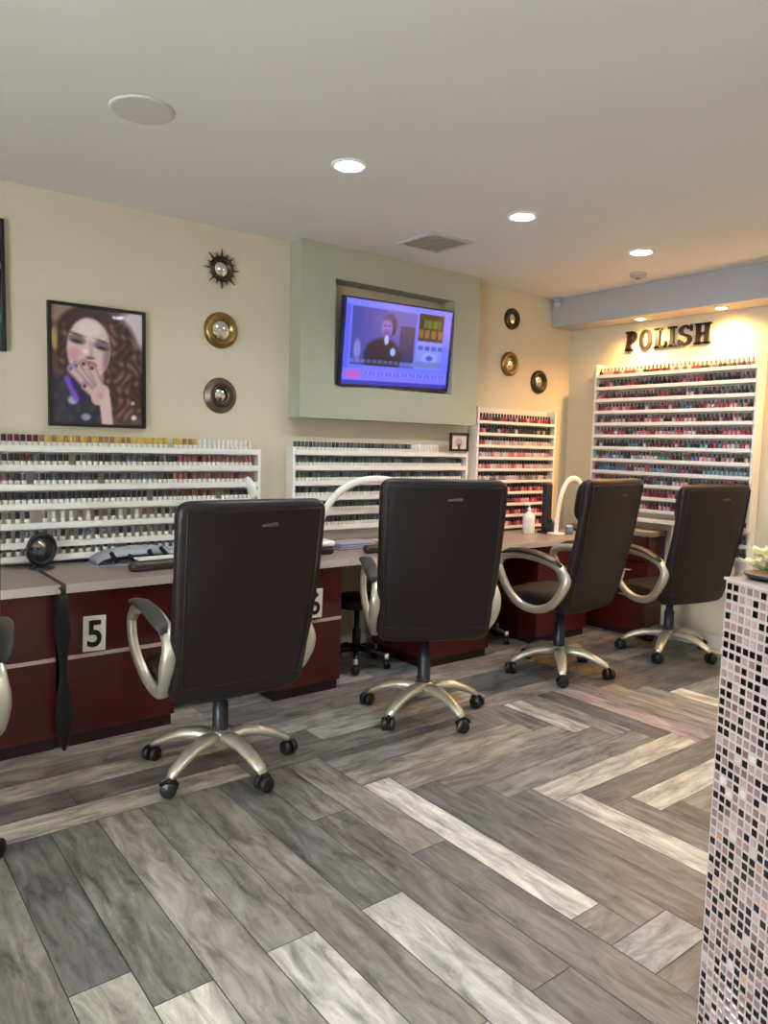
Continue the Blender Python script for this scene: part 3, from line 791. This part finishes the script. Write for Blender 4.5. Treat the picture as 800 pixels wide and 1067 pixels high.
# -- rack under the television
S2 = [1.385-.1*k for k in range(6)]
rack('white polish rack below the television box, pale bottles with dark caps', (2.44,4.10), 0, 1.56, .098, .80, 1.43, S2, lip=.026)
for si, z in enumerate(S2):
    x = 2.475
    while x < (3.72 if si == 0 else 3.96):
        bottles.append(('gel', (x, 4.135, z), (222,220,208), random.choice([(84,92,96),(104,108,110),(60,62,68)]) if not (si == 0 and x > 3.45) else (224,222,216), 'rack below the television', si)); x += .030
# -- rack in the corner, red bottles
REDS = [(150,34,48),(176,60,76),(196,110,124),(120,26,40),(208,150,158),(90,30,44)]
GREY = [(190,176,178),(170,150,154),(200,190,190)]
DARK = [(30,24,28),(40,26,32),(24,22,26)]
COOL = [(70,110,140),(60,130,130),(90,90,140),(120,150,160)]
S3 = [1.745-.0935*(k+1) for k in range(10)]
rack('white polish rack with red and pink bottles, right of the television box', (4.09,4.10), 0, .94, .098, .80, 1.775, S3, lip=.016)
for si, z in enumerate(S3):
    x = 4.125
    while x < 5.0:
        r = random.random()
        pool = (DARK if r < .35 else REDS) if si == 0 else (DARK if (r < .75) == (x < 4.75) else REDS+GREY) if si == 1 else (REDS[1:3] if x < 4.2 else GREY) if si == 2 else (GREY+REDS[2:3]) if si == 3 else (REDS[1:3]+REDS[4:5]+GREY) if si == 4 else (GREY+[(110,96,100)]) if si == 5 else REDS+[(70,40,70)]
        bottles.append(('nail', (x, 4.135, z), random.choice(pool), random.choice([(52,48,54),(60,62,68)]) if si != 3 else (104,108,110), 'corner rack', si)); x += .034
# -- big rack on the end wall
S4 = [2.155-.0975*(k+1) for k in range(15)]
r4 = rack('large white polish rack on the end wall under the POLISH letters', (5.19,3.85), -PI/2, 1.36, .108, .93, 2.165, [z for z in S4 if z > .95], lip=.020)
MB().box(-.004, 1.364, -.02, .107, .903, .929).build('ledge', M_white, r4)
rack('narrow lower polish rack on the end wall beside the mosaic counter', (5.225,3.10), -PI/2, .61, .073, .60, .902, [z for z in S4 if z < .9], lip=.020)
for si, z in enumerate(S4):
    y = 3.81 if z > .95 else 3.06
    while y > 2.52:
        r = random.random()
        if si < 3: pool = REDS+DARK+[(90,96,100),(130,70,84)] if y > 2.9 else DARK+[(90,96,100),(84,70,90)]
        elif si < 6: pool = REDS+GREY+DARK[:2]+COOL[:1]
        else: pool = REDS+COOL+DARK+GREY
        if si > 9: pool = REDS+[(90,40,60)] if y > 3 else [(96,96,104),(60,60,70),(130,130,136)]
        rgb = random.choice(pool)
        if y > 3.80 or (z < .9 and y > 3.05) or random.random() > .30: last4 = rgb
        bottles.append(('nail', (5.222 if z > .95 else 5.258, y, z), last4, random.choice([(60,62,68),(84,92,96),(104,108,110),(150,84,92)]), 'end wall rack', si)); y -= .034
def colname(c):
    r, g, b_ = c
    if max(c) < 60: return 'near black'
    if r > g*1.8 and r > 130 and g < 80: return 'bright red'
    if r > g*2: return 'dark red'
    if r > g*1.3: return 'pink'
    if b_ > r*1.25: return 'blue' if b_ > g*1.1 else 'teal'
    if max(c) > 160: return 'pale'
    return 'grey purple'
for kind in ('gel', 'nail'):
    L = []
    for b_ in bottles:
        if b_[0] != kind: continue
        px, py, d = proj((b_[1][0], b_[1][1], b_[1][2]+.04)); L.append((hidden(px, py), d, b_))
    L.sort(key=lambda q: (q[0], q[1]))
    ind = [q[2] for q in L if not q[0]][:300]; ids = set(id(q) for q in ind)
    rest = [q[2] for q in L if id(q[2]) not in ids]
    for (_, p, rgb, cap, rn, si) in ind:
        if kind == 'gel': lab = f'{CAPN[cap]} capped white gel bottle, {ORD[si]} shelf of the {rn}'
        else: lab = f'{colname(rgb)} polish bottle with {CAPN[cap]} cap, {ORD[si]} shelf of the {rn}'
        put_bottle(kind, p, rgb, cap, lab, f'{"gel" if kind=="gel" else "nail"} polish bottles on the {ORD[si]} shelf of the {rn}')
    big = MB(); ms = []; idx = {}
    for (_, p, rgb, cap, rn, si) in rest:
        for which, c in ((0, rgb), (1, cap)):
            if c not in idx: idx[c] = len(ms); ms.append(bmat(c, which == 0))
            src = bottle_proto(kind, rgb, cap)[which]
            big.add([(v[0]+p[0], v[1]+p[1], v[2]+p[2]) for v in src.v], src.f, idx[c], True)
    if rest: tag(big.build('gel_polish_bottles' if kind == 'gel' else 'nail_polish_bottles', ms), 'remaining pale gel polish bottles filling the lower tiers and the rack below the television' if kind == 'gel' else 'remaining nail polish bottles filling the far shelves of the corner and end wall racks', 'bottles', kind='stuff')

# small framed photo standing on the middle rack
pf = empty('photo_frame', (3.885, 4.085, 1.492), 0, 'small black framed certificate standing on the rack below the television box', 'picture')
f = MB(); a = .095; fw = .018
f.box(-a,a,-.008,.008,.07-fw,.07).box(-a,a,-.008,.008,-.07,-.07+fw).box(-a,-a+fw,-.008,.008,-.07+fw,.07-fw).box(a-fw,a,-.008,.008,-.07+fw,.07-fw)
f.build('frame', M_blackwood, pf); picture('print', .16, .11, 20, 14, lambda u, v: mix((214,206,202), (176,150,148), ell(u, v, .5, .5, .25, .3, .8)), vcmat('glossy_print', .25), pf, off=0)
MB().box(-.012,.012,.0,.03,-.068,-.02).build('easel_back', M_black, pf)

# ------------------------------------------------------------------ things on the desks
DT = .782
def arch_lamp(x0, x1, y, ztop, label):
    t = empty('arch_lamp', ((x0+x1)/2, y, DT), 0, label, 'lamp', 'white arched desk lamps')
    hw = (x1-x0)/2; hz = ztop-DT
    pts = [(-hw*math.copysign(abs(math.cos(a))**.85, math.cos(a)), 0, .02+(hz-.02)*math.sin(a)) for a in [PI*k/36 for k in range(37)]]
    MB().tube(pts, .02, 12, flat=(.024,.012), up=(0,1,0)).build('arch', mat('gloss_white_plastic', (238,238,234), .3), t)
    pts2 = [(p[0]*.962, 0, .02+(p[2]-.02)*.965) for p in pts[3:-3]]
    MB().tube(pts2, .01, 8, flat=(.012,.004), up=(0,1,0)).build('light_strip', mat('diffuser_strip', (225,228,225), .5), t)
    for sx in (-1, 1): MB().rbox(sx*hw-.05, sx*hw+.05, -.05, .05, 0, .022, .008).build('foot', MATS['gloss_white_plastic'], t)
arch_lamp(2.53, 3.46, 3.95, 1.225, 'white arched desk lamp between the second and third chair backs')
arch_lamp(4.62, 4.99, 3.72, 1.225, 'white arched desk lamp beside the corner, behind the side on office chair')
def hand_rest(x, y, L, rz, label, towel=False):
    t = empty('hand_rest', (x, y, DT), rz, label, 'hand rest', 'padded hand rests on the desks')
    MB().rbox(-L/2, L/2, -.035, .035, .0, .05, .02, n=4).build('cushion', mat('brown_vinyl', (58,46,42), .4), t)
    if towel: MB().rbox(-L/2+.05, L/2-.01, -.01, .07, .0502, .062, .005).build('folded_cover', mat('white_tissue', (226,222,216), .8), t)
hand_rest(1.40, 3.70, .30, .05, 'dark brown padded hand rest with white tissue, left of the second chair back', True)
hand_rest(2.86, 3.64, .34, .0, 'dark padded hand rest on the desk left of the third chair back')
tr = empty('clear_tray', (1.40,4.0,DT), 0, 'pale blue grey translucent tray cover on the desk left of the second chair', 'tray')
f = MB(); rings = []
for k in range(13):
    a = PI*k/12
    rings.append([(-.24*math.cos(a)*(1), -.085+.17*q/8, .003+.085*math.sin(a)**.6*(.55+.45*math.sin(PI*q/8)**.5)) for q in range(9)])
f.loft(rings, closed=False); sh = f.build('cover', mat('pale_blue_plastic', (176,184,196), .25, trans=.25), tr)
so = sh.modifiers.new('solid', 'SOLIDIFY'); so.thickness = .003
MB().rbox(-.25,.25,-.092,.092,0,.004,.002).build('tray_base', mat('pale_blue_plastic2', (160,166,176), .4), tr)
for k, (x, dz_, an, dd) in enumerate(((1.24,.035,.5,'leftmost'),(1.34,.022,.9,'second from left'),(1.44,.035,.4,'third from left'),(1.51,.05,.7,'rightmost and highest'))):
    o = MB().rbox(-.012,.012,-.006,.006,-.035,.035,.005).build('nail_clip', M_black, None, loc=(x, 3.898, DT+.012+dz_), rot=(.0, -an, 0))
    tag(o, f'small black clip against the pale tray, {dd} of the four', 'clip', 'black clips by the tray')
# round black ring stand at the left edge
rs = empty('ring_mirror', (.91,4.0,DT), .4, 'small round black rimmed standing mirror on the desk beside the leftmost chair', 'mirror')
MB().tube([(math.cos(a)*.075,0,.10+math.sin(a)*.075) for a in [2*PI*k/32 for k in range(32)]], .012, 10, closed=True, up=(0,1,0)).build('rim', M_black, rs)
MB().lathe([(.066,-.003),(.066,.003),(.002,.003)], n=28, axis='Y', c=(0,0,.10)).build('mirror_glass', mat('dull_mirror', (120,118,116), .15, metal=.8), rs)
MB().lathe([(.06,0),(.06,.008),(.02,.016),(.012,.028),(.002,.028)], n=24).build('stand', M_black, rs)
# white hooded lamp behind the second chair
wl = empty('desk_lamp', (2.05,3.92,DT), .2, 'white desk lamp head peeking above the second chair back, before the rack end', 'lamp')
MB().lathe([(.07,0),(.07,.012),(.02,.018),(.002,.018)], n=28).build('lamp_base', MATS['gloss_white_plastic'], wl)
MB().tube([(0,0,.015),(.01,0,.18),(.015,0,.34)], .011, 10).build('lamp_arm', MATS['gloss_white_plastic'], wl)
MB().tube([(.03,0,.335),(.015,0,.37),(-.005,0,.42),(-.03,0,.465)], [.02,.03,.026,.010], 14, flat=[(.020,.020),(.032,.024),(.028,.022),(.010,.008)], up=(0,1,0)).build('lamp_head', MATS['gloss_white_plastic'], wl)
# folded towels behind the third chair
for x, y, rgb, n, L in ((2.77,3.90,(150,152,170),'blue grey','.30'),(3.06,3.86,(196,160,158),'pink','.24')):
    t = MB(); L = float(L)
    for k in range(3): t.rbox(-L/2+.004*k, L/2-.004*k, -.08, .08, k*.014, k*.014+.0138, .006)
    tag(t.build('folded_towel', mat('towel_'+n.replace(' ','_'), rgb, .95, bump=.5, scale=120), None, loc=(x, y, DT), rot=(0,0,.05)), f'folded {n} towel on the desk under the arched lamp', 'towel', 'folded towels on the desk')
# nail lamp: white cap over a black body right of the second chair
nl = empty('nail_dryer', (2.44,3.76,DT), -.1, 'small black and white nail dryer on the desk right of the second chair back', 'nail dryer')
MB().rbox(-.07,.07,-.06,.06,0,.05,.02,n=4).build('body', M_black, nl)
MB().rbox(-.075,.075,-.065,.065,.0502,.085,.02,n=4).build('hood', MATS['gloss_white_plastic'], nl)
# bottles and pots near the fourth chair
sb = empty('spray_bottle', (4.50,3.90,DT), 0, 'white pump bottle on the desk right of the third chair back', 'bottle')
MB().lathe([(.045,0),(.048,.006),(.048,.13),(.040,.155),(.018,.17),(.014,.175)], n=24).build('body', MATS['gloss_white_plastic'], sb)
MB().lathe([(.014,.175),(.016,.18),(.016,.20),(.006,.205),(.006,.225)], n=16).build('pump_collar', M_white, sb)
MB().rbox(-.045,.015,-.012,.012,.225,.243,.006).build('pump_head', M_white, sb)
tw = empty('black_tower', (4.665,3.86,DT), 0, 'tall narrow black device standing upright on the desk before the corner rack', 'device')
MB().rbox(-.055,.055,-.05,.05,0,.02,.008).build('foot', M_black, tw)
MB().rbox(-.032,.032,-.03,.03,.0202,.40,.012).build('column', mat('slate_plastic', (44,48,54), .45), tw)
MB().lathe([(.02,0),(.02,-.012),(.002,-.014)], n=16, axis='Y', c=(0,-.03,.11)).build('round_knob', M_black, tw)
for x, y, s2, d in ((4.79,3.86,1.0,'beside the black tower'),(4.755,3.70,.7,'in front of its taller neighbour')):
    if x > 4.78: x = 4.775
    o = empty('blue_jar', (x, y, DT), 0, 'blue plastic jar on the desk '+d, 'jar', 'blue jars on the desk')
    MB().lathe([(.036*s2,0),(.04*s2,.005),(.04*s2,.07*s2),(.034*s2,.078*s2)], n=22).build('body', mat('blue_plastic', (96,132,160), .35), o)
    MB().lathe([(.038*s2,.0785*s2),(.038*s2,.10*s2),(.03*s2,.106*s2),(.002,.106*s2)], n=22).build('lid', mat('pale_lid', (170,190,204), .4), o)

# ------------------------------------------------------------------ mosaic counter at the right edge
def mosaic():
    C = Vector((1.678,.848,0)); az = math.radians(63.2)
    t = empty('mosaic_counter', tuple(C), az+PI, 'tall counter clad in black and blush mosaic tiles at the right edge', 'counter')
    # local: +x runs back towards the viewer, +y into the body
    L, W, Hh = 1.15, .42, 1.159
    MB().box(0, L, 0, W, 0, Hh).build('body', mat('pale_grout', (166,152,150), .7), t)
    pal = [((18,13,16),.43),((158,139,137),.24),((134,114,113),.20),((188,178,176),.03),((118,96,96),.07),((172,136,114),.03)]
    def pick():
        r = random.random(); s = 0
        for c, p in pal:
            s += p
            if r < s: return c
        return (190,172,168)
    vs, fs, cols = [], [], []
    P = .0228; T = .0160; e = .0025
    def tile(o, ux, uz, n):
        i = len(vs); pts = [o, o+ux*T, o+ux*T+uz*T, o+uz*T]; c = o+(ux+uz)*T/2
        b_ = [p-n*.0003 for p in pts]; f_ = [c+(p-c)*.84+n*.0022 for p in pts]
        vs.extend([tuple(p) for p in b_+f_]); fs.extend([(i+4,i+5,i+6,i+7),(i,i+1,i+5,i+4),(i+1,i+2,i+6,i+5),(i+2,i+3,i+7,i+6),(i+3,i,i+4,i+7)])
        cc = pick(); k = random.uniform(.92,1.06); cols.extend([lin([min(255, v*k) for v in cc])]*5)
    nz = int(Hh/P)
    for j in range(nz):
        z = Hh-(j+1)*P+.001
        for i in range(int(L/P)): tile(Vector((.006+i*P, 0, z)), Vector((1,0,0)), Vector((0,0,1)), Vector((0,-1,0)))
        for i in range(int(W/P)): tile(Vector((0, .006+i*P, z)), Vector((0,1,0)), Vector((0,0,1)), Vector((-1,0,0)))
    me = bpy.data.meshes.new('mosaic_tiles'); me.from_pydata(vs, [], fs)
    ca = me.color_attributes.new('pattern', 'FLOAT_COLOR', 'CORNER')
    for p in me.polygons:
        for li in p.loop_indices: ca.data[li].color = (*cols[p.index], 1)
    me.materials.append(vcmat('glazed_tile', .18, coat=.3))
    o = bpy.data.objects.new('mosaic_tiles', me); COL.objects.link(o); o.parent = t
    MB().box(-.004, L, -.004, W, Hh, Hh+.006).build('top_slab', mat('white_top', (184,175,171), .4), t)
mosaic()
# potted cream flowers standing on the counter
pp = (1.735,.765,1.166)
pt = empty('flower_pot', pp, 0, 'cream flowers in a low dark dish on the mosaic counter, cut by the right edge', 'plant')
MB().lathe([(.035,0),(.056,.003),(.064,.008),(.065,.013),(.058,.013),(.045,.009),(.002,.008)], n=32).build('dish', mat('dark_blue_dish', (28,34,46), .3), pt)
fl = MB(); lf = MB()
for k in range(9):
    a = k*2.4; r = .012+.012*(k % 4); c0 = Vector((math.cos(a)*r*1.4, math.sin(a)*r*1.4, .030+.016*(k % 3)+.014*(k % 2)))
    for p in range(6):
        q = 2*PI*p/6+k; d = Vector((math.cos(q), math.sin(q), .5)).normalized(); s_ = Vector((-math.sin(q), math.cos(q), 0))
        A, B2 = c0, c0+d*.034
        fl.add([A, A+d*.017+s_*.012, B2, A+d*.017-s_*.012, A+d*.017+Vector((0,0,-.004))], [(0,1,4),(1,2,4),(2,3,4),(3,0,4),(0,3,2,1)], 0)
for k in range(8):
    a = 2*PI*k/8; d = Vector((math.cos(a), math.sin(a), .35)); s_ = Vector((-math.sin(a), math.cos(a), 0))
    A = Vector((0,0,.014))
    lf.add([A, A+d*.03+s_*.012, A+d*.058, A+d*.03-s_*.012, A+d*.03-Vector((0,0,.004))], [(0,1,4),(1,2,4),(2,3,4),(3,0,4),(0,3,2,1)], 0)
fl.build('blossoms', mat('cream_petals', (236,226,176), .6), pt); lf.build('leaves', mat('leaf_green', (104,120,52), .5), pt)

# ------------------------------------------------------------------ fill light added at the unseen shop window, tilted up at the ceiling; world
al = bpy.data.lights.new('added_window_fill', 'AREA'); al.shape = 'RECTANGLE'; al.size = 4.0; al.size_y = 1.8; al.energy = 430; al.color = (.95,.98,1.0)
ao = bpy.data.objects.new('added_window_fill', al); COL.objects.link(ao); ao.location = (XB-.30, .5, 1.15); ao.rotation_euler = (0, -PI/2-.35, 0)
W = bpy.data.worlds.new('World'); SC.world = W; W.use_nodes = True
W.node_tree.nodes['Background'].inputs[0].default_value = (.75,.82,.9,1); W.node_tree.nodes['Background'].inputs[1].default_value = .6

# ------------------------------------------------------------------ camera
cam = bpy.data.cameras.new('camera'); co = bpy.data.objects.new('camera', cam); COL.objects.link(co)
y_, p_, r_ = [math.radians(a) for a in (52.105,-5.135,1.423)]
F = Vector((math.cos(y_)*math.cos(p_), math.sin(y_)*math.cos(p_), math.sin(p_))); rt = Vector((math.sin(y_), -math.cos(y_), 0)); up = rt.cross(F)
R = rt*math.cos(r_)+up*math.sin(r_); U = -rt*math.sin(r_)+up*math.cos(r_)
mw = Matrix(((R.x,U.x,-F.x,0),(R.y,U.y,-F.y,0),(R.z,U.z,-F.z,1.45),(0,0,0,1)))
co.matrix_world = mw
cam.sensor_fit = 'VERTICAL'; cam.sensor_height = 24; cam.lens = 24*767/1067; cam.clip_start = .02
SC.camera = co
vs = SC.view_settings; SC.display_settings.display_device = 'sRGB'
vs.view_transform = 'Standard'; vs.look = 'None'; vs.gamma = 1; vs.use_curve_mapping = False; vs.exposure = 0.47
